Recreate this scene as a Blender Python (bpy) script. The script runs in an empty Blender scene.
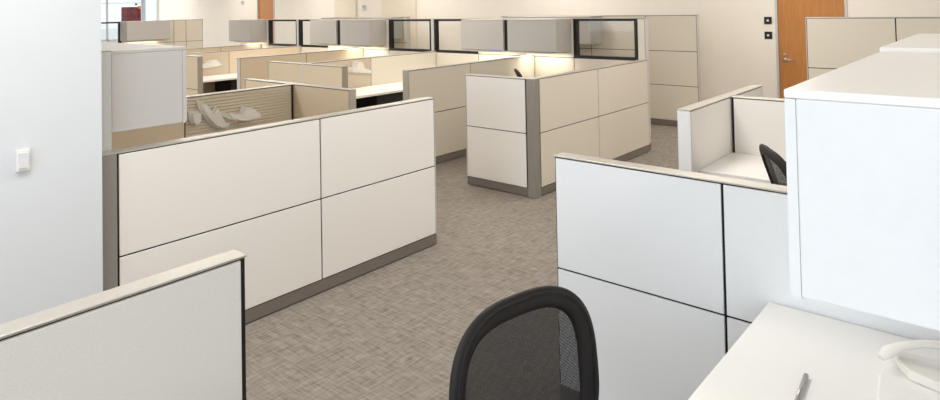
import bpy, bmesh, math, random
from mathutils import Vector, Matrix
random.seed(4)
scene = bpy.context.scene
C = scene.collection

# ------------------------------------------------------------------ camera
cam = bpy.data.cameras.new('camera')
cam_o = bpy.data.objects.new('camera', cam)
C.objects.link(cam_o)
FPX, PY = 653.813606, -9.405393
YAW, PITCH, ROLL = 0.704032, 0.023892, -0.019887
cy_, sy_, cp_, sp_, cr_, sr_ = math.cos(YAW), math.sin(YAW), math.cos(PITCH), math.sin(PITCH), math.cos(ROLL), math.sin(ROLL)
fwd = Vector((cy_*cp_, sy_*cp_, sp_))
rgt = Vector((sy_, -cy_, 0))
up = rgt.cross(fwd)
r2 = rgt*cr_ + up*sr_
u2 = up*cr_ - rgt*sr_
M = Matrix((r2, u2, -fwd)).transposed().to_4x4()
M.translation = Vector((0, 0, 1.7))
cam_o.matrix_world = M
cam.sensor_fit = 'HORIZONTAL'
cam.sensor_width = 36
cam.lens = FPX*36/940
cam.shift_x = 0
cam.shift_y = (PY-200)/940
cam.clip_start = .05
cam.clip_end = 300
scene.camera = cam_o

# ------------------------------------------------------------------ colour management, sky, daylight
scene.view_settings.view_transform = 'Standard'
scene.view_settings.look = 'None'
scene.view_settings.gamma = 1
scene.view_settings.use_curve_mapping = False
scene.view_settings.exposure = 0.1
world = bpy.data.worlds.new('sky')
scene.world = world
world.use_nodes = True
bg = world.node_tree.nodes['Background']
bg.inputs['Color'].default_value = (.86, .93, 1, 1)
bg.inputs['Strength'].default_value = 1.15

def area(name, loc, rot, sx, sy, power, col, parent=None):
    l = bpy.data.lights.new(name, 'AREA')
    l.shape = 'RECTANGLE'; l.size = sx; l.size_y = sy
    l.energy = power; l.color = col
    o = bpy.data.objects.new(name, l); C.objects.link(o)
    o.location = loc; o.rotation_euler = rot
    if parent: o.parent = parent
    return o
DAY = (.80, .90, 1.0)
# daylight entering by the long window wall behind the camera
area('window_daylight', (-2.85, 0.0, 1.75), (0, -math.pi/2, 0), 1.7, 5.6, 90, DAY)
area('window_daylight', (-2.85, 9.0, 1.75), (0, -math.pi/2, 0), 1.7, 8.0, 110, DAY)
area('window_daylight', (7.4, 22.2, 1.8), (-math.pi/2, 0, 0), 4.2, 1.7, 50, DAY)
WARM = (1.0, .95, .88)
NEUT = (1.0, .965, .92)

# ------------------------------------------------------------------ materials
def srgb(c):
    return tuple((x/255/12.92 if x/255 <= .04045 else ((x/255+.055)/1.055)**2.4) for x in c)
def mat(name, col, rough=.6, metal=0, spec=.4, noise=0, nscale=200, bump=0, bscale=None, stretch=None):
    m = bpy.data.materials.new(name); m.use_nodes = True
    nt = m.node_tree; b = nt.nodes['Principled BSDF']
    c = srgb(col)
    b.inputs['Base Color'].default_value = (*c, 1)
    b.inputs['Roughness'].default_value = rough
    b.inputs['Metallic'].default_value = metal
    b.inputs['Specular IOR Level'].default_value = spec
    tc = nt.nodes.new('ShaderNodeTexCoord')
    mp = nt.nodes.new('ShaderNodeMapping'); nt.links.new(tc.outputs['Object'], mp.inputs['Vector'])
    if stretch: mp.inputs['Scale'].default_value = stretch
    nz = nt.nodes.new('ShaderNodeTexNoise'); nz.inputs['Scale'].default_value = nscale
    nz.inputs['Detail'].default_value = 3
    nt.links.new(mp.outputs['Vector'], nz.inputs['Vector'])
    rp = nt.nodes.new('ShaderNodeValToRGB')
    rp.color_ramp.elements[0].position = .3; rp.color_ramp.elements[1].position = .7
    lo = tuple(max(0, x*(1-noise)) for x in c); hi = tuple(min(1, x*(1+noise)) for x in c)
    rp.color_ramp.elements[0].color = (*lo, 1); rp.color_ramp.elements[1].color = (*hi, 1)
    nt.links.new(nz.outputs['Fac'], rp.inputs['Fac'])
    nt.links.new(rp.outputs['Color'], b.inputs['Base Color'])
    if bump:
        bp = nt.nodes.new('ShaderNodeBump'); bp.inputs['Strength'].default_value = bump
        bp.inputs['Distance'].default_value = .001
        nt.links.new(nz.outputs['Fac'], bp.inputs['Height'])
        nt.links.new(bp.outputs['Normal'], b.inputs['Normal'])
    return m
FAB = mat('cream_panel_fabric', (237, 233, 227), .9, noise=.05, nscale=260, bump=.25, spec=.2)
FABC = mat('panel_fabric_daylight_tint', (237, 238, 239), .9, noise=.04, nscale=260, bump=.25, spec=.2)  # same panel fabric with cool daylight put into its colour
FABW = mat('panel_fabric_warm_light_tint', (219, 210, 195), .9, noise=.05, nscale=260, bump=.25, spec=.2)  # same fabric again, warm light of the rear put into its colour
FABT = mat('panel_fabric_deep_warm_light_tint', (215, 198, 172), .9, noise=.05, nscale=260, bump=.25, spec=.2)  # deeper copy of that warm-light tint
SLAT = mat('slat_wall_paint', (212, 199, 178), .6, noise=.04, nscale=60)
ALU = mat('satin_aluminium', (190, 185, 177), .4, metal=.5, noise=.03, nscale=40, stretch=(1, 1, 1))
GREYM = mat('grey_painted_metal', (150, 146, 140), .45, metal=.2, noise=.02, nscale=60)
GREYB = mat('warm_grey_end_trim', (172, 164, 152), .45, metal=.1, noise=.02, nscale=60)
LGREYM = mat('light_grey_metal', (205, 203, 200), .45, metal=.1, noise=.02, nscale=60)
CORE = mat('black_panel_core', (28, 26, 26), .7, noise=.1, nscale=80)
RAIL = mat('taupe_base_rail', (122, 114, 106), .5, noise=.03, nscale=80)
LAM = mat('white_laminate', (249, 247, 243), .35, noise=.005, nscale=30)
BINW = mat('white_cabinet_paint', (233, 235, 236), .4, noise=.01, nscale=30)
BINR = mat('mid_grey_cabinet_paint', (180, 176, 170), .5, noise=.03, nscale=200)
BING = mat('grey_cabinet_paint', (196, 193, 190), .5, noise=.03, nscale=200)
BLKM = mat('black_window_frame', (22, 22, 24), .4, noise=.05, nscale=60)
WALL = mat('cream_wall_paint', (244, 237, 226), .85, noise=.01, nscale=6, bump=.05)
WALLD = mat('beige_trim_and_wall_shade', (234, 223, 205), .85, noise=.01, nscale=6, bump=.05)  # darker wall tone: shade of wall steps, also used on the baseboard
WALLW = mat('white_wall_paint', (222, 225, 229), .85, noise=.008, nscale=6, bump=.05)
CEIL = mat('white_ceiling_tile', (235, 232, 226), .9, noise=.02, nscale=30)
WOOD = mat('orange_wood_veneer', (190, 128, 68), .45, noise=.1, nscale=9, stretch=(6, 6, .5))
PLAS = mat('white_plastic', (236, 232, 224), .35, noise=.01, nscale=40)
BLKP = mat('black_chair_plastic', (27, 23, 22), .6, noise=.1, nscale=120)
BLKF = mat('black_seat_fabric', (34, 32, 32), .9, noise=.2, nscale=300, bump=.3)
CHROME = mat('brushed_steel', (190, 186, 180), .3, metal=.9, noise=.03, nscale=60)
BRICK = mat('dark_red_brick', (110, 26, 22), .8, noise=.4, nscale=3)
ORNG = mat('orange_cladding', (214, 130, 50), .7, noise=.1, nscale=5)
DIFF = bpy.data.materials.new('lamp_diffuser'); DIFF.use_nodes = True
_b = DIFF.node_tree.nodes['Principled BSDF']
_b.inputs['Emission Color'].default_value = (1, .93, .82, 1); _b.inputs['Emission Strength'].default_value = 1.5

def glass_mat(name, tint, alpha_mix, rough=.02):
    m = bpy.data.materials.new(name); m.use_nodes = True
    nt = m.node_tree; nt.nodes.clear()
    out = nt.nodes.new('ShaderNodeOutputMaterial'); mx = nt.nodes.new('ShaderNodeMixShader')
    tr = nt.nodes.new('ShaderNodeBsdfTransparent'); tr.inputs['Color'].default_value = (*tint, 1)
    gl = nt.nodes.new('ShaderNodeBsdfGlossy'); gl.inputs['Roughness'].default_value = rough
    lw = nt.nodes.new('ShaderNodeLayerWeight'); lw.inputs['Blend'].default_value = .5
    pw = nt.nodes.new('ShaderNodeMath'); pw.operation = 'POWER'; pw.inputs[1].default_value = 4
    fr = nt.nodes.new('ShaderNodeMath'); fr.operation = 'MULTIPLY_ADD'; fr.inputs[1].default_value = alpha_mix; fr.inputs[2].default_value = .02
    nt.links.new(lw.outputs['Facing'], pw.inputs[0]); nt.links.new(pw.outputs[0], fr.inputs[0])
    nt.links.new(fr.outputs[0], mx.inputs[0]); nt.links.new(tr.outputs[0], mx.inputs[1]); nt.links.new(gl.outputs[0], mx.inputs[2])
    nt.links.new(mx.outputs[0], out.inputs[0])
    return m
GLASS = glass_mat('clear_glass', (.97, .98, .98), .3)

def frost_mat():
    m = bpy.data.materials.new('frosted_white_plastic'); m.use_nodes = True
    nt = m.node_tree; b = nt.nodes['Principled BSDF']
    b.inputs['Base Color'].default_value = (*srgb((240, 236, 228)), 1); b.inputs['Roughness'].default_value = .4
    nz = nt.nodes.new('ShaderNodeTexNoise'); nz.inputs['Scale'].default_value = 8
    mr = nt.nodes.new('ShaderNodeMapRange'); mr.inputs['To Min'].default_value = .5; mr.inputs['To Max'].default_value = .62
    nt.links.new(nz.outputs['Fac'], mr.inputs['Value']); nt.links.new(mr.outputs[0], b.inputs['Alpha'])
    return m
FROST = frost_mat()

def mesh_mat():
    # woven chair mesh: fine grid of threads with open holes
    m = bpy.data.materials.new('black_woven_mesh'); m.use_nodes = True
    nt = m.node_tree; nt.nodes.clear()
    out = nt.nodes.new('ShaderNodeOutputMaterial'); mx = nt.nodes.new('ShaderNodeMixShader')
    tr = nt.nodes.new('ShaderNodeBsdfTransparent'); df = nt.nodes.new('ShaderNodeBsdfPrincipled')
    df.inputs['Base Color'].default_value = (.022, .021, .021, 1); df.inputs['Roughness'].default_value = .6
    tc = nt.nodes.new('ShaderNodeTexCoord'); sep = nt.nodes.new('ShaderNodeSeparateXYZ')
    nt.links.new(tc.outputs['Object'], sep.inputs[0])
    outs = []
    for ax, sc in (('X', 1700), ('Z', 1700)):
        mu = nt.nodes.new('ShaderNodeMath'); mu.operation = 'MULTIPLY'; mu.inputs[1].default_value = sc
        si = nt.nodes.new('ShaderNodeMath'); si.operation = 'SINE'
        gt = nt.nodes.new('ShaderNodeMath'); gt.operation = 'GREATER_THAN'; gt.inputs[1].default_value = -.5
        nt.links.new(sep.outputs[ax], mu.inputs[0]); nt.links.new(mu.outputs[0], si.inputs[0]); nt.links.new(si.outputs[0], gt.inputs[0])
        outs.append(gt)
    mn = nt.nodes.new('ShaderNodeMath'); mn.operation = 'MAXIMUM'
    nt.links.new(outs[0].outputs[0], mn.inputs[0]); nt.links.new(outs[1].outputs[0], mn.inputs[1])
    nt.links.new(mn.outputs[0], mx.inputs[0]); nt.links.new(tr.outputs[0], mx.inputs[1]); nt.links.new(df.outputs[0], mx.inputs[2])
    nt.links.new(mx.outputs[0], out.inputs[0])
    return m
MESH = mesh_mat()

def carpet_mat():
    m = bpy.data.materials.new('woven_grey_carpet_tile'); m.use_nodes = True
    nt = m.node_tree; b = nt.nodes['Principled BSDF']; b.inputs['Roughness'].default_value = .95
    b.inputs['Specular IOR Level'].default_value = .15
    tc = nt.nodes.new('ShaderNodeTexCoord')
    vals = []
    for sc in ((7, 70, 1), (70, 7, 1), (26, 26, 1)):
        mp = nt.nodes.new('ShaderNodeMapping'); mp.inputs['Scale'].default_value = sc
        nz = nt.nodes.new('ShaderNodeTexNoise'); nz.inputs['Scale'].default_value = 1; nz.inputs['Detail'].default_value = 4
        nt.links.new(tc.outputs['Object'], mp.inputs['Vector']); nt.links.new(mp.outputs[0], nz.inputs['Vector'])
        vals.append(nz.outputs['Fac'])
    a = nt.nodes.new('ShaderNodeMath'); a.operation = 'ADD'; nt.links.new(vals[0], a.inputs[0]); nt.links.new(vals[1], a.inputs[1])
    a2 = nt.nodes.new('ShaderNodeMath'); a2.operation = 'MULTIPLY_ADD'; a2.inputs[1].default_value = .6
    nt.links.new(vals[2], a2.inputs[0]); nt.links.new(a.outputs[0], a2.inputs[2])
    mr = nt.nodes.new('ShaderNodeMapRange'); mr.inputs['From Min'].default_value = .95; mr.inputs['From Max'].default_value = 1.65
    nt.links.new(a2.outputs[0], mr.inputs['Value'])
    rp = nt.nodes.new('ShaderNodeValToRGB')
    rp.color_ramp.elements[0].color = (*srgb((120, 113, 105)), 1)
    rp.color_ramp.elements[1].color = (*srgb((166, 157, 147)), 1)
    nt.links.new(mr.outputs[0], rp.inputs['Fac']); nt.links.new(rp.outputs[0], b.inputs['Base Color'])
    bp = nt.nodes.new('ShaderNodeBump'); bp.inputs['Strength'].default_value = .4; bp.inputs['Distance'].default_value = .003
    nt.links.new(mr.outputs[0], bp.inputs['Height']); nt.links.new(bp.outputs[0], b.inputs['Normal'])
    return m
CARPET = carpet_mat()

# ------------------------------------------------------------------ helpers
def bm_box(bm, x0, x1, y0, y1, z0, z1, bev=0):
    t = bmesh.new()
    bmesh.ops.create_cube(t, size=1)
    for v in t.verts:
        v.co = Vector(((x0+x1)/2 + v.co.x*(x1-x0), (y0+y1)/2 + v.co.y*(y1-y0), (z0+z1)/2 + v.co.z*(z1-z0)))
    if bev:
        bmesh.ops.bevel(t, geom=list(t.edges), offset=bev, segments=2, profile=.5, affect='EDGES')
    me = bpy.data.meshes.new('t'); t.to_mesh(me); t.free(); bm.from_mesh(me); bpy.data.meshes.remove(me)
def bm_cyl(bm, p0, p1, r0, r1=None, n=20):
    p0, p1 = Vector(p0), Vector(p1); r1 = r0 if r1 is None else r1
    d = (p1-p0).normalized(); a = d.orthogonal().normalized(); b = d.cross(a)
    A, B = [], []
    for i in range(n):
        t = 2*math.pi*i/n; q = a*math.cos(t)+b*math.sin(t)
        A.append(bm.verts.new(p0+q*r0)); B.append(bm.verts.new(p1+q*r1))
    for i in range(n):
        j = (i+1) % n; bm.faces.new((A[i], A[j], B[j], B[i]))
    bm.faces.new(A[::-1]); bm.faces.new(B)
def bm_sweep(bm, pts, frames, rads, closed=False, n=12):
    rings = []
    for p, (a, b), (ra, rb) in zip(pts, frames, rads):
        rings.append([bm.verts.new(p + a*ra*math.cos(2*math.pi*k/n) + b*rb*math.sin(2*math.pi*k/n)) for k in range(n)])
    m = len(rings)
    for i in range(m if closed else m-1):
        R0, R1 = rings[i], rings[(i+1) % m]
        for k in range(n):
            bm.faces.new((R0[k], R0[(k+1) % n], R1[(k+1) % n], R1[k]))
    if not closed:
        bm.faces.new(rings[0][::-1]); bm.faces.new(rings[-1])
def tube(bm, pts, r, n=12):
    pts = [Vector(p) for p in pts]; fr = []
    ref = Vector((0, 0, 1))
    for i in range(len(pts)):
        d = (pts[min(i+1, len(pts)-1)]-pts[max(i-1, 0)]).normalized()
        a = d.cross(ref)
        if a.length < .1: a = d.cross(Vector((1, 0, 0)))
        a.normalize(); fr.append((a, d.cross(a).normalized()))
    rr = r if isinstance(r, list) else [(r, r)]*len(pts)
    bm_sweep(bm, pts, fr, rr, n=n)
def bm_prism(bm, outline, y0, y1):
    # outline in (x, z), extruded along y
    A = [bm.verts.new((x, y0, z)) for x, z in outline]; B = [bm.verts.new((x, y1, z)) for x, z in outline]
    n = len(A)
    bm.faces.new(A); bm.faces.new(B[::-1])
    for i in range(n):
        j = (i+1) % n; bm.faces.new((A[j], A[i], B[i], B[j]))
def obj(name, bm, m, parent=None, smooth=False):
    bmesh.ops.recalc_face_normals(bm, faces=bm.faces)
    me = bpy.data.meshes.new(name); bm.to_mesh(me); bm.free()
    if smooth:
        for p in me.polygons: p.use_smooth = True
    me.materials.append(m)
    o = bpy.data.objects.new(name, me); C.objects.link(o)
    if parent: o.parent = parent
    return o
def obox(name, m, parent, x0, x1, y0, y1, z0, z1, bev=.0):
    bm = bmesh.new(); bm_box(bm, x0, x1, y0, y1, z0, z1, bev); return obj(name, bm, m, parent)
def thing(name, label, cat, loc=(0, 0, 0), rz=0, group=None):
    o = bpy.data.objects.new(name, None); C.objects.link(o)
    o.location = loc; o.rotation_euler = (0, 0, rz); o.empty_display_size = .1
    o['label'] = label; o['category'] = cat
    if group: o['group'] = group
    return o
def struct(name, bm, m, parent=None):
    o = obj(name, bm, m, parent)
    if parent is None: o['kind'] = 'structure'
    return o
def sbox(name, m, *a):
    bm = bmesh.new(); bm_box(bm, *a); return struct(name, bm, m)
def copy_tree(o, parent=None):
    c = o.copy(); C.objects.link(c)
    if parent: c.parent = parent
    for ch in list(o.children): copy_tree(ch, c)
    return c

# ------------------------------------------------------------------ room shell
CH = 2.9
XL, XR, YB, YF = -3.0, 9.6, -4.0, 22.45
sbox('floor', CARPET, XL-.2, XR+.2, YB-.2, YF+.2, -.1, 0)
sbox('ceiling', CEIL, XL-.2, XR+.2, YB-.2, YF+.2, CH, CH+.1)
sbox('wall_left', WALLW, XL, 1.178, 3.2, 3.42, 0, CH)
# far wall with the two wooden doors
bm = bmesh.new()
D1 = (1.79, 2.61); D2 = (14.81, 15.56); DT = 2.12
bm_box(bm, XR, XR+.2, YB-.2, D1[0]-.03, 0, CH)
bm_box(bm, XR, XR+.2, D1[1]+.03, D2[0]-.03, 0, CH)
bm_box(bm, XR, XR+.2, D2[1]+.03, YF+.2, 0, CH)
for d in (D1, D2): bm_box(bm, XR, XR+.2, d[0]-.03, d[1]+.03, DT+.03, CH)
struct('wall_back', bm, WALL)
bm = bmesh.new(); bm_box(bm, XR-.05, XR, 11.51, 12.26, 0, CH); struct('shade_strip_1', bm, WALLD)  # strip added for a shaded wall step, shade in its colour
bm = bmesh.new(); bm_box(bm, XR-.05, XR, 9.6, 10.62, 0, CH); struct('shade_strip_2', bm, WALLD)  # second strip painting the shade of a wall step
bm = bmesh.new(); bm_box(bm, XR-.06, XR, 21.4, 22.3, 0, CH); struct('trim_3', bm, WALLW)
bm = bmesh.new(); bm_box(bm, XR-.015, XR, D1[1]+.05, 9.6, 0, .1); bm_box(bm, XR-.015, XR, YB, D1[0]-.05, 0, .1); struct('baseboard_back', bm, WALLD)
sbox('wall_right', WALLW, XL-.2, XR, YB-.2, YB, 0, CH)
# window wall behind the camera (x = XL)
wins = [(-3.2, -1.0), (-.6, 1.6), (5.0, 7.2), (7.8, 10.0), (10.6, 12.8), (14, 16.2), (17, 19.2)]
bm = bmesh.new()
bm_box(bm, XL-.2, XL, YB-.0, YF+.2, 0, .9); bm_box(bm, XL-.2, XL, YB, YF+.2, 2.6, CH)
ys = [YB] + [v for w in wins for v in w] + [YF+.2]
for i in range(0, len(ys), 2): bm_box(bm, XL-.2, XL, ys[i], ys[i+1], .9, 2.6)
struct('wall_front', bm, WALLW)
for i, w in enumerate(wins):
    bm = bmesh.new()
    bm_box(bm, XL-.13, XL-.07, w[0], w[0]+.05, .9, 2.6); bm_box(bm, XL-.13, XL-.07, w[1]-.05, w[1], .9, 2.6)
    bm_box(bm, XL-.13, XL-.07, w[0]+.05, w[1]-.05, .9, .95); bm_box(bm, XL-.13, XL-.07, w[0]+.05, w[1]-.05, 2.55, 2.6)
    bm_box(bm, XL-.13, XL-.07, (w[0]+w[1])/2-.03, (w[0]+w[1])/2+.03, .95, 2.55)
    f = struct('window_%d' % (i+1), bm, LGREYM)
    obox('window_pane', GLASS, f, XL-.104, XL-.098, w[0]+.05, w[1]-.05, .95, 2.55)
# far end wall with a window
bm = bmesh.new()
WX0, WX1 = 5.2, XR-.02
bm_box(bm, XL-.2, WX0, YF, YF+.2, 0, CH); bm_box(bm, WX1, XR+.2, YF, YF+.2, 0, CH)
bm_box(bm, WX0, WX1, YF, YF+.2, 0, .8); bm_box(bm, WX0, WX1, YF, YF+.2, 2.75, CH)
struct('wall_far', bm, WALLW)
bm = bmesh.new()
for x in (WX0, 6.9, 8.45, WX1-.05): bm_box(bm, x+(.035 if x > 9 else 0), x+.05, YF+.06, YF+.12, .8, 2.75)
bm_box(bm, WX0, WX1, YF+.06, YF+.12, .8, .86); bm_box(bm, WX0, WX1, YF+.06, YF+.12, 2.69, 2.75)
bm_box(bm, WX0, WX1, YF+.06, YF+.12, 2.02, 2.04)
f = struct('window_8', bm, LGREYM); obox('window_pane', GLASS, f, WX0+.05, WX1-.05, YF+.085, YF+.09, .86, 2.69)

def door(n, d):
    # leaf, frame, lever
    bm = bmesh.new(); bm_box(bm, XR+.02, XR+.065, d[0]+.003, d[1]-.003, .008, DT, .002)
    o = struct('door_%d' % n, bm, WOOD)
    bm = bmesh.new()
    for a, b in ((d[0]-.03, d[0]), (d[1], d[1]+.03)): bm_box(bm, XR-.015, XR+.1, a, b, 0, DT+.045)
    bm_box(bm, XR-.015, XR+.1, d[0], d[1], DT, DT+.045)
    obj('door_frame', bm, LGREYM, o)
    h = .885
    bm = bmesh.new()
    yk = d[1]-.075
    bm_cyl(bm, (XR+.02, yk, h), (XR+.008, yk, h), .027)
    tube(bm, [(XR+.01, yk, h), (XR-.03, yk, h), (XR-.042, yk-.012, h), (XR-.045, yk-.12, h)], .011)
    obj('door_handle', bm, CHROME, o, True)
    bm = bmesh.new(); bm_cyl(bm, (XR+.02, yk, h+.075), (XR+.008, yk, h+.075), .018); obj('lock', bm, CHROME, o)
door(1, D1); door(2, D2)

# ------------------------------------------------------------------ ceiling lamps
def troffer(x, y, power, col, lab):
    t = thing('ceiling_light', lab, 'ceiling light', (x, y, CH), 0, 'recessed ceiling lights')
    bm = bmesh.new()
    for a in ((-.62, .62, -.32, -.3), (-.62, .62, .3, .32), (-.62, -.6, -.3, .3), (.6, .62, -.3, .3)):
        bm_box(bm, a[0], a[1], a[2], a[3], -.03, 0)
    obj('frame', bm, LGREYM, t)
    obox('diffuser', DIFF, t, -.6, .6, -.3, .3, -.015, 0)
    area('lamp_light', (0, 0, -.04), (0, 0, 0), 1.2, .6, power, col, t)
lab = 'recessed rectangular ceiling light with white diffuser above the cubicles'
P = 31
for x in (.3, 3.0, 5.9, 8.2):
    for y in (-1.6, 2.2, 5.9, 9.2, 12.6, 16.0, 19.8):  # unseen lamps; those by the far wall's left end added to brighten it
        if x < 1 and y > 6: continue
        cool = (x < 1 and y < 3)
        troffer(x, y, P*(.9 if y < 3 else 1.0)*(.8 if x > 8 else 1.0), NEUT if (y < 3 and x < 4) else WARM, lab)

# ------------------------------------------------------------------ partitions
T = .08
def partition(name, label, axis, x, y, segs, rows=(.08, .56, 1.04), kinds=None, fab=FAB, t=T, e0=True, e1=True, endm=None, g0=.012, g1=.012, mid=False, group=None, capm=ALU, cat='partition'):
    """run of office panels; axis 'X' or 'Y'; (x, y) start corner; segs = lengths along the axis"""
    th = thing(name, label, cat, (x, y, 0), 0, group)
    L = sum(segs); H = rows[-1]
    def bx(bm, u0, u1, v0, v1, z0, z1, bev=0):
        if axis == 'X': bm_box(bm, u0, u1, v0, v1, z0, z1, bev)
        else: bm_box(bm, v0, v1, u0, u1, z0, z1, bev)
    g = .009
    us = [0]
    for s in segs: us.append(us[-1]+s)
    # core of the frame behind the tiles, left open where a pane sits
    bm = bmesh.new()
    for i in range(len(segs)):
        for j in range(len(rows)-1):
            k = (kinds[i][j] if kinds else 'tile')
            if k in ('tile', 'slat'): bx(bm, us[i]+(.006 if i == 0 and e0 else 0), us[i+1]-(.006 if i == len(segs)-1 and e1 else 0), g, t-g, rows[j], rows[j+1])
    obj('panel_core', bm, CORE, th)
    for i in range(len(segs)):
        a, b = us[i], us[i+1]
        ga = g0 if i == 0 else .005; gb = g1 if i == len(segs)-1 else .005
        for j in range(len(rows)-1):
            k = (kinds[i][j] if kinds else 'tile')
            z0, z1 = rows[j]+.004, rows[j+1]-.004
            if k == 'tile':
                bm = bmesh.new(); bx(bm, a+ga, b-gb, 0, g, z0, z1, .002); obj('fabric_tile', bm, fab, th)
                bm = bmesh.new(); bx(bm, a+ga, b-gb, t-g, t, z0, z1, .002); obj('fabric_tile', bm, fab, th)
            elif k == 'slat':
                bm = bmesh.new(); nn = int((z1-z0)/.024)
                bx(bm, a+ga, b-gb, .006, g, z0, z1)
                for q in range(nn):
                    zz = z0+(z1-z0)*q/nn; bx(bm, a+ga, b-gb, -.004, .006, zz+.004, zz+(z1-z0)/nn-.003)
                obj('slat_wall', bm, SLAT, th)
                bm = bmesh.new(); bx(bm, a+ga, b-gb, t-g, t, z0, z1, .002); obj('fabric_tile', bm, fab, th)
            elif k == 'glass':
                f = .034
                bm = bmesh.new()
                bx(bm, a+.008, a+.008+f, .006, t-.006, rows[j], rows[j+1]); bx(bm, b-.008-f, b-.008, .006, t-.006, rows[j], rows[j+1])
                bx(bm, a+.008+f, b-.008-f, .006, t-.006, rows[j], rows[j]+f); bx(bm, a+.008+f, b-.008-f, .006, t-.006, rows[j+1]-f*.8, rows[j+1])
                fo = obj('window_frame', bm, BLKM, th)
                bm = bmesh.new(); bx(bm, a+.008+f, b-.008-f, t/2-.003, t/2+.003, rows[j]+f, rows[j+1]-f*.8); obj('glass_pane', bm, GLASS, fo)
    bm = bmesh.new(); bx(bm, 0, L, .004, t-.004, .008, rows[0]-.002, .001); obj('base_rail', bm, RAIL, th)
    bm = bmesh.new(); bx(bm, -.001, L+.001, -.001, t+.001, H+.001, H+.008, .002); obj('top_cap', bm, capm, th)
    for flag, u0, u1 in ((e0, 0, .006), (e1, L-.006, L)):
        if flag:
            bm = bmesh.new(); bx(bm, u0, u1, 0, t, rows[0], H, .001); obj('end_trim', bm, endm or LGREYM, th)
    if mid:
        bm = bmesh.new(); bx(bm, us[1]-.014, us[1]+.014, -.004, t+.004, rows[0], H, .002); obj('mid_post', bm, LGREYM, th)
    return th
def post(label, x, y, sx, sy, h, m=GREYM):
    t = thing('panel_post', label, 'post', (x, y, 0))
    obox('post_body', m, t, 0, sx, 0, sy, .0, h, .004)
    obox('top_cap', ALU, t, -.001, sx+.001, -.001, sy+.001, h+.001, h+.008, .002)
    return t

# foreground left, and the long one with four tiles
partition('partition', 'low fabric partition in the left foreground, cropped by the photo corner', 'X', -1.2, 1.597, [1.06, 1.082], rows=(.08, .56, 1.045), t=.062, fab=FAB, e1=False, g1=.016)
partition('partition', 'long cream partition of four tiles joining the white wall on the left', 'X', 1.268, 3.262, [1.155, 1.0], e0=False, g0=.008)
post('grey metal post between the white wall and the long cream partition', 1.187, 3.262, .08, T, 1.04)
# left tall panel carrying the cupboard
TR = (.08, .56, 1.03, 1.516)
partition('tall_partition', 'tall panel edge rising beside the white wall, carrying the left grey cupboard', 'Y', 1.197, 3.35, [.8, .8], rows=TR)
# slat wall divider and its cross panel
partition('slat_wall_partition', 'low partition with ribbed slat wall holding clear trays, behind the long cream partition', 'X', 1.28, 4.92, [1.12, .977],
          kinds=[['tile', 'tile'], ['tile', 'slat']], fab=FABT, e0=False, e1=False, g1=.03)
partition('partition', 'warm-light-tinted cross partition ending in a grey post right of the ribbed slat wall', 'Y', 3.378, 4.16, [.80, .76], t=.068, fab=FABT, endm=GREYB)
# block in the middle
post('grey corner post of the cubicle block in the middle', 4.747, 3.318, .08, .085, 1.04)
partition('partition', 'short left face of the middle cubicle block, two stacked tiles', 'Y', 4.747, 3.405, [.71], fab=FAB, e0=False)
partition('partition', 'long right face of the middle cubicle block, four tiles', 'X', 4.829, 3.318, [1.05, 1.145], fab=FABW, e0=False)
# dividers of the middle bank
partition('partition', 'warm-light-tinted divider partition with grey end running behind the middle cubicle block', 'X', 4.75, 4.9, [1.0, 1.295], fab=FABW, endm=GREYB)
DK = [['tile', 'slat'], ['tile', 'tile']]
partition('partition', 'pale divider partition above the desk with dark space below', 'X', 4.78, 6.66, [1.0, 1.265], kinds=DK, fab=FABW, e0=False)
partition('partition', 'wing partition with a middle post, left of the desk with dark space below', 'Y', 4.695, 5.9, [.76, .74], fab=FABT, endm=GREYB, mid=True)
partition('partition', 'warm-light-tinted divider partition in the far middle of the row, plain faced', 'X', 4.83, 8.3, [1.1, 1.115], fab=FABT)
partition('partition', 'warm-light-tinted divider partition behind the farther desk, half slat wall', 'X', 4.78, 10.02, [.86, 1.405], kinds=DK, fab=FABT, e0=False)
partition('partition', 'wing partition left of the farther desk beside the left grey cupboard', 'Y', 4.695, 9.22, [.8, .9], fab=FABT, endm=GREYB)
partition('partition', 'farthest low warm-light-tinted divider partition of the middle row', 'X', 5.4, 11.3, [.8, .845], fab=FABT)
# spine with windows and bins
def spine(label, y, segs, kinds):
    return partition('glazed_partition', label, 'Y', 7.05, y, segs, rows=TR, kinds=kinds, fab=FABW, capm=ALU)
G = ['tile', 'tile', 'glass']; S = ['tile', 'tile', 'tile']
spine('tall partition with black framed window at its right end, nearest of the row', 3.35, [.10, .86, .74, .81, .855], [S, G, S, S, G])
spine('tall glazed partition second in the row, between two light posts', 6.76, [.93, .76, .80, .86], [G, S, S, G])
spine('tall glazed partition farthest in the row, left of the others', 10.15, [.93, 1.0], [G, S])
for y, lab in ((6.716, 'light grey post between the nearest and second window partitions'), (10.112, 'light grey post between the second and farthest window partitions')):
    t = thing('panel_post', lab, 'post', (7.04, y, 0)); obox('post_body', LGREYM, t, 0, .1, 0, .036, 0, 1.52, .004)
# tall panels near the far wall
partition('tall_partition', 'tall warm-light-tinted partition of three stacked tiles standing before the far wall', 'Y', 8.63, 3.36, [.74, .87, .85, .85], rows=TR, fab=FABW)
partition('tall_partition', 'tall partition row seen far behind the second window partition', 'Y', 8.63, 8.9, [1.1, 1.1], rows=TR, fab=FABW)
partition('tall_partition', 'tall grey partition with black seam in front of the wooden door', 'Y', 7.05, -.95, [.9, .96, .75], rows=TR, fab=FABW)
partition('tall_partition', 'tall partition in the far left with black framed window and cupboard', 'X', 5.0, 14.6, [.77, 1.12, .28, .40], rows=TR,
          kinds=[G, S, S, S], fab=FABW)
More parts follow.
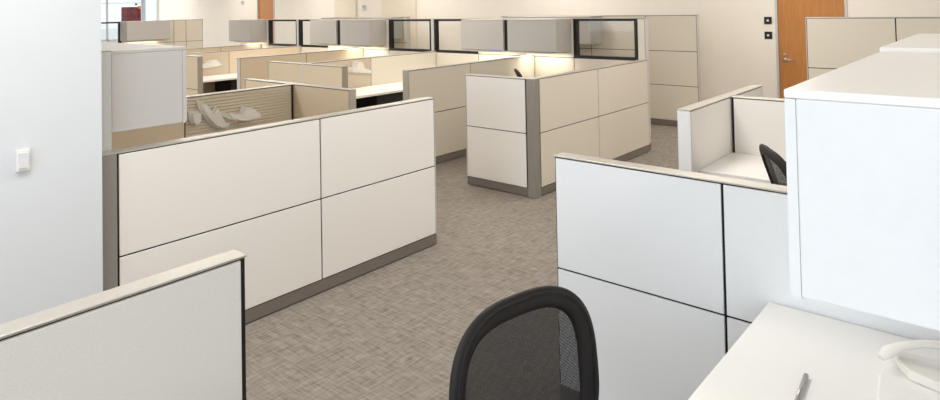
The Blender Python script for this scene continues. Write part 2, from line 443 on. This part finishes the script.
# right bank
partition('partition', 'daylight-tinted partition with black seams behind the mesh chair', 'Y', 2.38, -.0, [.853, .714], rows=(.08, .574, 1.045), t=.07, fab=FABC, e1=False, g1=.008, endm=CORE)
partition('partition', 'low partition with white end left of the desk and black chair', 'X', 3.86, 1.56, [.70, .73], fab=FAB, endm=BINW)
partition('partition', 'low grey partition behind the black chair and white desk', 'Y', 4.56, .0, [.775, .775], fab=FAB, e1=False)
partition('tall_partition', 'tall partition at the right edge carrying the two white overhead cupboards', 'X', 1.35, -.085, [1.2, 1.2, 1.2], rows=TR, fab=FABC)

# ------------------------------------------------------------------ overhead cupboards
def cupboard(label, facing, x0, x1, y0, y1, m, z0=1.11, z1=1.52, group=None, lamp=0, gap_fill=0, lampcol=(1, .93, .8)):
    """box body with a rounded door on the side it faces: '+X','-X','+Y','-Y'"""
    t = thing('overhead_cupboard', label, 'cupboard', ((x0+x1)/2, (y0+y1)/2, z0), 0, group)
    hx, hy, h = (x1-x0)/2, (y1-y0)/2, z1-z0
    d = .02
    bx = [-hx, hx, -hy, hy]
    k = {'+X': 1, '-X': 0, '+Y': 3, '-Y': 2}[facing]
    sgn = -1 if k in (1, 3) else 1
    body = list(bx); body[k] += sgn*d
    obox('body', m, t, *body, 0, h-.018, .004)
    dr = list(bx); o2 = k ^ 1; dr[o2] = dr[k]+sgn*d
    # door slab, its lower outer corner rounded
    od, idp = bx[k], bx[k]+sgn*d
    zb, zt, rr = -.004, h-.019, .018
    pts = [(idp, zt), (idp, zb)] + [(od+sgn*rr*(1-math.sin(q*math.pi/16)), zb+rr*(1-math.cos(q*math.pi/16))) for q in range(9)] + [(od, zt)]
    bm = bmesh.new()
    if k in (2, 3):
        bm_prism(bm, pts, bx[0], bx[1])
        for v in bm.verts: v.co = Vector((v.co.y, v.co.x, v.co.z))
    else: bm_prism(bm, pts, bx[2], bx[3])
    obj('door', bm, m, t)
    tp = [-hx-.001, hx+.001, -hy-.001, hy+.001]
    obox('top_panel', LAM if m is BINW else m, t, *tp, h-.018, h, .003)
    if gap_fill: obox('dark_gap_filler', CORE, t, -hx+.03, hx-.02, hy+.002, hy+gap_fill-.002, .0, h-.01)  # added dark block filling the gap between paired cupboards
    if lamp:
        lp = obox('task_light', PLAS, t, -min(hx, .3)*.8, min(hx, .3)*.8, -min(hy, .3)*.8, min(hy, .3)*.8, -.022, -.004, .003)
        area('task_lamp', (0, 0, -.03), (0, 0, 0), hx*1.5, hy*1.8, lamp, lampcol, t)
    return t
g = 'white overhead cupboards on the right'
cupboard('large white overhead cupboard in the right foreground above the desk', '+Y', 1.42, 2.605, .005, .378, BINW, z0=1.108, group=g)
cupboard('second white overhead cupboard behind the large one, only its top showing', '+Y', 2.612, 3.67, .005, .385, BINW, z1=1.532, group=g)
cupboard('grey overhead cupboard hanging at the left beside the white wall', '+X', 1.28, 1.65, 3.36, 4.15, BING, z0=1.125)
cupboard('second grey overhead cupboard behind the one beside the white wall', '+X', 1.28, 1.65, 4.16, 4.89, BING, z0=1.125)
g = 'grey overhead cupboards on the window partitions'
LW = 3.4
cupboard('grey overhead cupboard right of the dark gap, beside the nearest black framed window', '-X', 6.70, 7.045, 4.34, 5.075, BINR, z0=1.115, group=g, lamp=LW, gap_fill=.07)
cupboard('grey overhead cupboard left of the dark gap above the middle cubicle block', '-X', 6.70, 7.045, 5.145, 5.86, BINR, z0=1.115, group=g, lamp=LW)
cupboard('grey overhead cupboard right one of the pair in the second window partition', '-X', 6.70, 7.045, 7.75, 8.46, BINR, z0=1.115, group=g, lamp=LW, gap_fill=.10)
cupboard('grey overhead cupboard left one of the pair in the second window partition', '-X', 6.70, 7.045, 8.56, 9.27, BINR, z0=1.115, group=g, lamp=LW)
cupboard('single grey overhead cupboard at the left end of the window partitions', '-X', 6.70, 7.045, 11.13, 11.9, BINR, z0=1.115, group=g, lamp=LW)
cupboard('grey overhead cupboard in the far left below the window', '-Y', 5.74, 6.64, 14.24, 14.595, BINR, z0=1.115, group=g, lamp=LW)
cupboard('grey cupboard top showing behind the nearest window partition', '-X', 8.27, 8.625, 4.78, 5.56, BINR, z0=1.115, group=g)
cupboard('grey cupboard top showing above the pair left of the nearest window partition', '-X', 8.27, 8.625, 5.57, 6.35, BINR, z0=1.115, group=g)
cupboard('grey cupboard top showing above the pair in the second window partition', '-X', 8.27, 8.625, 9.0, 10.0, BINR, z0=1.115, group=g)
cupboard('grey cupboard top showing left above the pair in the second window partition', '-X', 8.27, 8.625, 10.01, 11.05, BINR, z0=1.115, group=g)

# ------------------------------------------------------------------ desks
DZ = .67
def desk(label, x0, x1, y0, y1, ped=None, legs=()):
    t = thing('desk', label, 'desk', ((x0+x1)/2, (y0+y1)/2, 0))
    cx, cy = (x0+x1)/2, (y0+y1)/2
    obox('desktop', LAM, t, x0-cx, x1-cx, y0-cy, y1-cy, DZ-.03, DZ, .003)
    for (lx, ly) in legs:
        bm = bmesh.new(); bm_box(bm, lx-.02-cx, lx+.02-cx, ly-.2-cy, ly+.2-cy, 0, .02, .003); bm_box(bm, lx-.02-cx, lx+.02-cx, ly-.03-cy, ly+.03-cy, .02, DZ-.03, .003)
        obj('leg', bm, GREYM, t)
    return t
desk('white desk in the right foreground below the white overhead cupboard', .85, 2.372, .005, .70, legs=((.95, .35), (2.2, .35)))
desk('white desk behind the daylight-tinted partition, with a black chair before it', 3.97, 4.555, .005, 1.555, legs=((4.3, .25), (4.3, 1.3)))
desk('white desk with a black pedestal, behind the long cream partition', 4.79, 7.03, 6.02, 6.65, legs=((4.85, 6.33), (6.95, 6.33)))
desk('far white desk above a dark gap, right of the left grey cupboard', 4.79, 7.03, 9.36, 10.01, legs=((4.85, 9.68), (6.95, 9.68)))

def pedestal(label, x0, x1, y0, y1, m):
    t = thing('pedestal', label, 'drawer unit', ((x0+x1)/2, (y0+y1)/2, 0))
    hx, hy = (x1-x0)/2, (y1-y0)/2
    obox('body', m, t, -hx, hx, -hy+.02, hy, .03, DZ-.04, .004)
    for i in range(3):
        z0 = .05+i*.19
        d = obox('drawer', m, t, -hx+.004, hx-.004, -hy, -hy+.018, z0, z0+.183, .003)
        obox('handle', CHROME, d, -.06, .06, -hy-.012, -hy, z0+.14, z0+.15, .002)
    for sx in (-1, 1):
        for sy in (-1, 1):
            bm = bmesh.new(); bm_cyl(bm, (sx*(hx-.05), sy*(hy-.06), 0), (sx*(hx-.05), sy*(hy-.06), .03), .02); obj('foot', bm, BLKP, t)
pedestal('wide black drawer unit merged with the shade under the desk behind the long cream partition', 5.38, 6.6, 6.1, 6.6, BLKM)  # black body also paints the shade below the desktop
pedestal('black block for the shade under the far desk right of the left grey cupboard', 5.35, 5.9, 9.45, 9.95, BLKM)  # black body stands in for the dark underside of the desk

# ------------------------------------------------------------------ office chairs
def make_chair(label):
    t = thing('office_chair', label, 'chair')
    # local: sitter faces -Y; back plane near y = 0
    ZC, HZ, HW = .733, .201, .219
    def loop(k, n, s=1.0):
        a = 2*math.pi*k/n
        e = 2/3.1
        c, q = math.cos(a), math.sin(a)
        x = HW*s*math.copysign(abs(c)**e, c); z = HZ*s*math.copysign(abs(q)**e, q)
        x *= 1 - .016*(z/HZ)
        return x, z
    def P(x, z):
        # concave shell: sides come forward, top reclines
        return Vector((x, -.45*x*x + .014*(z/HZ), ZC+z))
    n = 72; pts = []; fr = []; rd = []
    for k in range(n):
        x, z = loop(k, n); x2, z2 = loop(k+1, n); x0, z0 = loop(k-1, n)
        p = P(x, z); d = (P(x2, z2)-P(x0, z0)).normalized()
        nrm = Vector((0, 1, 0)); b = (nrm + Vector((1.9*x, 0, 0))).normalized(); a = d.cross(b).normalized(); b = a.cross(d).normalized()
        if a.dot(Vector((x, 0, z))) < 0: a = -a
        if b.y < 0: b = -b
        pts.append(p); fr.append((a, b)); rd.append((.028, .016))
    bm = bmesh.new(); bm_sweep(bm, pts, fr, rd, closed=True, n=16)
    bf = obj('back_frame', bm, BLKP, t, True)
    bm = bmesh.new()
    # raised piping on the rim
    pp = [p + f[0]*.014 - f[1]*.013 for p, f in zip(pts, fr)]
    bm_sweep(bm, pp, fr, [(.0055, .0055)]*n, closed=True, n=8)
    obj('piping', bm, BLKF, bf, True)
    # mesh
    bm = bmesh.new(); rings = []; R = 10
    for i in range(1, R+1):
        s = .93*i/R; rings.append([bm.verts.new(P(*loop(k, n, s)) + Vector((0, .003, 0))) for k in range(n)])
    c0 = bm.verts.new(P(0, 0)+Vector((0, .003, 0)))
    for k in range(n):
        j = (k+1) % n; bm.faces.new((c0, rings[0][k], rings[0][j]))
        for i in range(R-1): bm.faces.new((rings[i][k], rings[i+1][k], rings[i+1][j], rings[i][j]))
    obj('back_mesh', bm, MESH, t, True)
    # seat
    bm = bmesh.new(); bm_box(bm, -.24, .24, -.50, -.04, .42, .48, .026); obj('seat', bm, BLKF, t, True)
    # spine bar from seat to back
    bm = bmesh.new(); tube(bm, [(0, -.25, .40), (0, .03, .40), (0, .055, .45), (0, -.02, .56)], [(.03, .012)]*4); obj('back_support', bm, BLKP, t, True)
    for s in (-1, 1):
        bm = bmesh.new()
        tube(bm, [(s*.20, -.25, .405), (s*.27, -.25, .42), (s*.275, -.25, .60)], .016)
        a = obj('armrest', bm, BLKP, t, True)
        obox('arm_pad', BLKP, a, s*.275-.035, s*.275+.035, -.37, -.13, .60, .63, .01)
    bm = bmesh.new(); bm_cyl(bm, (0, -.27, .12), (0, -.27, .28), .028); bm_cyl(bm, (0, -.27, .28), (0, -.27, .41), .018); obj('gas_lift', bm, CHROME, t)
    bm = bmesh.new(); bm_box(bm, -.22, .22, -.42, -.12, .395, .42, .008); obj('seat_plate', bm, BLKP, t)
    bm = bmesh.new()
    for k in range(5):
        a = 2*math.pi*k/5+.3
        tube(bm, [(0, -.27, .11), (.15*math.cos(a), -.27+.15*math.sin(a), .10), (.29*math.cos(a), -.27+.29*math.sin(a), .075)], [(.026, .018), (.022, .015), (.015, .012)])
    obj('star_base', bm, BLKP, t, True)
    for k in range(5):
        a = 2*math.pi*k/5+.3; x, y = .29*math.cos(a), -.27+.29*math.sin(a)
        tx, ty = -math.sin(a), math.cos(a)
        bm = bmesh.new()
        for s in (-1, 1): bm_cyl(bm, (x+tx*s*.008, y+ty*s*.008, .03), (x+tx*s*.024, y+ty*s*.024, .03), .03)
        bm_cyl(bm, (x, y, .03), (x, y, .075), .008)
        obj('castor', bm, BLKP, t)
    return t
ch = make_chair('black mesh office chair in the foreground before the daylight-tinted partition')
CHAIR1 = (1.355, 1.002, -12.2)
ch.location = (CHAIR1[0], CHAIR1[1], 0); ch.rotation_euler = (0, 0, math.radians(CHAIR1[2]))
c2 = copy_tree(ch); c2['label'] = 'black office chair half hidden by the white cupboard, at the white desk'
c2.location = (3.62, .94, 0); c2.rotation_euler = (0, 0, math.radians(32))
def recline(o, deg):
    a = math.radians(-deg)
    for c in o.children:
        if c.name.startswith(('back_frame', 'back_mesh')):
            c.rotation_euler = (a, 0, 0); c.location = (0, math.sin(a)*.52, .52*(1-math.cos(a)))
recline(c2, 14)
c3 = copy_tree(ch); c3['label'] = 'black chair whose top corner shows over the middle cubicle block'
c3.location = (6.36, 4.56, 0); c3.rotation_euler = (0, 0, math.radians(42)); recline(c3, 14)

# ------------------------------------------------------------------ small things
# light switch on the white wall
t = thing('light_switch', 'white light switch on the white wall at the left', 'switch', (.87, 3.2, 1.098))
obox('back_box', PLAS, t, -.024, .024, -.018, 0, -.045, .045, .004)
obox('rocker', WALLW, t, -.018, .018, -.023, -.018, -.032, .034, .002)
# switch plates by the wooden door
for z, lab in ((1.43, 'upper black wall switch left of the wooden door'), (1.225, 'lower black wall switch left of the wooden door')):
    t = thing('wall_switch', lab, 'switch', (XR, 2.735, z-.01)); 
    obox('plate', BLKM, t, -.012, 0, -.05, .05, -.05, .05, .003)
    obox('button', PLAS, t, -.02, -.012, -.014, .014, -.014, .014, .003)
t = thing('thermostat', 'small pale thermostat on the far wall between the painted-shade strips', 'thermostat', (XR, 11.25, 1.72))
obox('body', LGREYM, t, -.03, 0, -.05, .05, -.06, .06, .008); obox('display', GREYM, t, -.033, -.03, -.03, .03, 0, .035, .001)
t = thing('smoke_sensor', 'small pale sensor high on the far wall left of the far door', 'sensor', (XR, 16.3, 1.93))
obox('body', LGREYM, t, -.03, 0, -.06, .06, -.05, .05, .01); obox('grille', GREYM, t, -.034, -.03, -.03, .03, -.02, .02, .001)

# pen on the desk
bm = bmesh.new(); p0 = Vector((1.955, .487, DZ+.007)); p1 = Vector((1.80, .474, DZ+.007))
bm_cyl(bm, p0, p1, .0065)
pen = obj('pen_barrel', bm, CHROME, None, True)
t = thing('pen', 'metal pen lying on the white foreground desk', 'pen'); pen.parent = t
bm = bmesh.new(); bm_cyl(bm, p1, p1+(p1-p0).normalized()*.012, .006, .001); obj('pen_tip', bm, BLKM, t)

# telephone / desk tray with an arched handle on the foreground desk
def slab(name, pts, z0, z1, m, parent, org):
    bm = bmesh.new(); ox, oy, oz = org
    A = [bm.verts.new((x-ox, y-oy, z0-oz)) for x, y in pts]; B = [bm.verts.new((x-ox, y-oy, z1-oz)) for x, y in pts]
    n = len(A); bm.faces.new(A); bm.faces.new(B[::-1])
    for i in range(n):
        j = (i+1) % n; bm.faces.new((A[j], A[i], B[i], B[j]))
    bmesh.ops.recalc_face_normals(bm, faces=bm.faces)
    bmesh.ops.bevel(bm, geom=list(bm.edges), offset=.003, segments=2, profile=.5, affect='EDGES')
    return obj(name, bm, m, parent)
org = (2.1, .22, DZ)
t = thing('desk_phone', 'frosted white telephone with arched handset on the foreground desk', 'telephone', org)
slab('foot_plate', [(1.95, .32), (2.09, .335), (2.19, .30), (2.19, .10), (1.95, .10)], DZ, DZ+.008, LAM, t, org)
slab('phone_base', [(2.199, .318), (2.207, .10), (2.086, .10), (2.074, .199), (2.096, .268), (2.146, .300)], DZ+.009, .705, PLAS, t, org)
bm = bmesh.new()
hp = [(2.118, .333, .708), (2.140, .322, .718), (2.158, .290, .737), (2.179, .246, .748), (2.205, .197, .750), (2.235, .140, .740), (2.262, .10, .712)]
tube(bm, [Vector(p)-Vector(org) for p in hp], [(.012, .008), (.021, .013), (.018, .011), (.015, .009), (.015, .009), (.018, .011), (.02, .012)], n=16)
obj('handset', bm, PLAS, t, True)

def wall_tray(label, cat, name, outline, y, depth, lip=True, m=FROST):
    """frosted accessory hooked on a slat wall: side-cut outline in (x, z) with a back plate and a lip"""
    ox, oz = outline[0]
    t = thing(name, label, cat, (ox, y, oz))
    o = [(a-ox, b-oz) for a, b in outline]
    bm = bmesh.new(); bm_prism(bm, o, -.012, -.004)
    obj('back_plate', bm, m, t)
    cx = sum(a for a, b in o)/len(o); cz = sum(b for a, b in o)/len(o)
    o2 = [(cx+(a-cx)*.8, cz+(b-cz)*.8) for a, b in o]
    bm = bmesh.new(); bm_prism(bm, o2, -depth, -depth+.006)
    obj('front_plate', bm, m, t)
    zz = min(b for a, b in o2); xs = [a for a, b in o2]
    bm = bmesh.new()
    low = sorted(o2, key=lambda q: q[1])[:3]; low.sort()
    tube(bm, [(a, -depth/2, b) for a, b in low], [(.012, depth/2-.006)]*len(low) if False else .008)
    obj('bottom_rod', bm, m, t, True)
    return t
wall_tray('pale pen cup hooked at the left end of the ribbed slat wall', 'pen cup', 'pen_cup', [(2.415, .940), (2.505, .938), (2.495, .860), (2.475, .835), (2.445, .835), (2.425, .865)], 4.913, .07)
wall_tray('clear white tray leaning diagonally on the ribbed slat wall', 'tray', 'letter_tray',
          [(2.48, 1.021), (2.528, 1.0), (2.575, .925), (2.592, .90), (2.634, .948), (2.667, .905), (2.715, .80), (2.76, .785), (2.75, .765), (2.682, .755), (2.607, .80), (2.543, .874), (2.495, .958)], 4.913, .06)
tt = wall_tray('clear white tray lying level with a looped end, on the ribbed slat wall', 'tray', 'letter_tray',
          [(2.66, .915), (2.76, .868), (2.84, .868), (2.86, .92), (2.955, .905), (3.03, .825), (2.98, .812), (2.88, .80), (2.80, .812), (2.71, .85)], 4.913, .10)
wall_tray('pale shelf tray hooked on the slat wall over the desk with dark space', 'tray', 'shelf_tray',
          [(5.34, .965), (5.44, .95), (5.46, 1.02), (5.56, 1.02), (5.58, .93), (5.77, .86), (5.76, .83), (5.5, .87), (5.36, .90)], 6.655, .10)
wall_tray('pale tray hooked on the slat wall above the far white desk', 'tray', 'shelf_tray',
          [(5.0, .85), (5.2, .88), (5.30, .93), (5.42, .92), (5.5, .82), (5.2, .79), (5.0, .80)], 10.015, .10)

# building outside the far window
t = thing('brick_building', 'dark red building with orange corner seen through the far left window', 'building', (15.22, 40, 0))
obox('wall', BRICK, t, 0.90, 2.46, 0, .8, 0, 2.05, .02)
obox('cladding', ORNG, t, 1.52, 2.46, -.15, -.01, 1.93, 2.10, .01)
obox('chimney', BLKM, t, 1.93, 2.26, .1, .5, 2.10, 5)
for i in range(4):
    obox('window', BLKM, t, 0.90+.15+.3*i, 0.90+.27+.3*i, -.06, -.01, 1.95+.2*(i % 2), 2.05+.2*(i % 2), .005)
bm = bmesh.new(); bm_box(bm, -40, 40, 24, 80, -.3, -.05); o = obj('ground_outside', bm, CEIL); o['kind'] = 'structure'
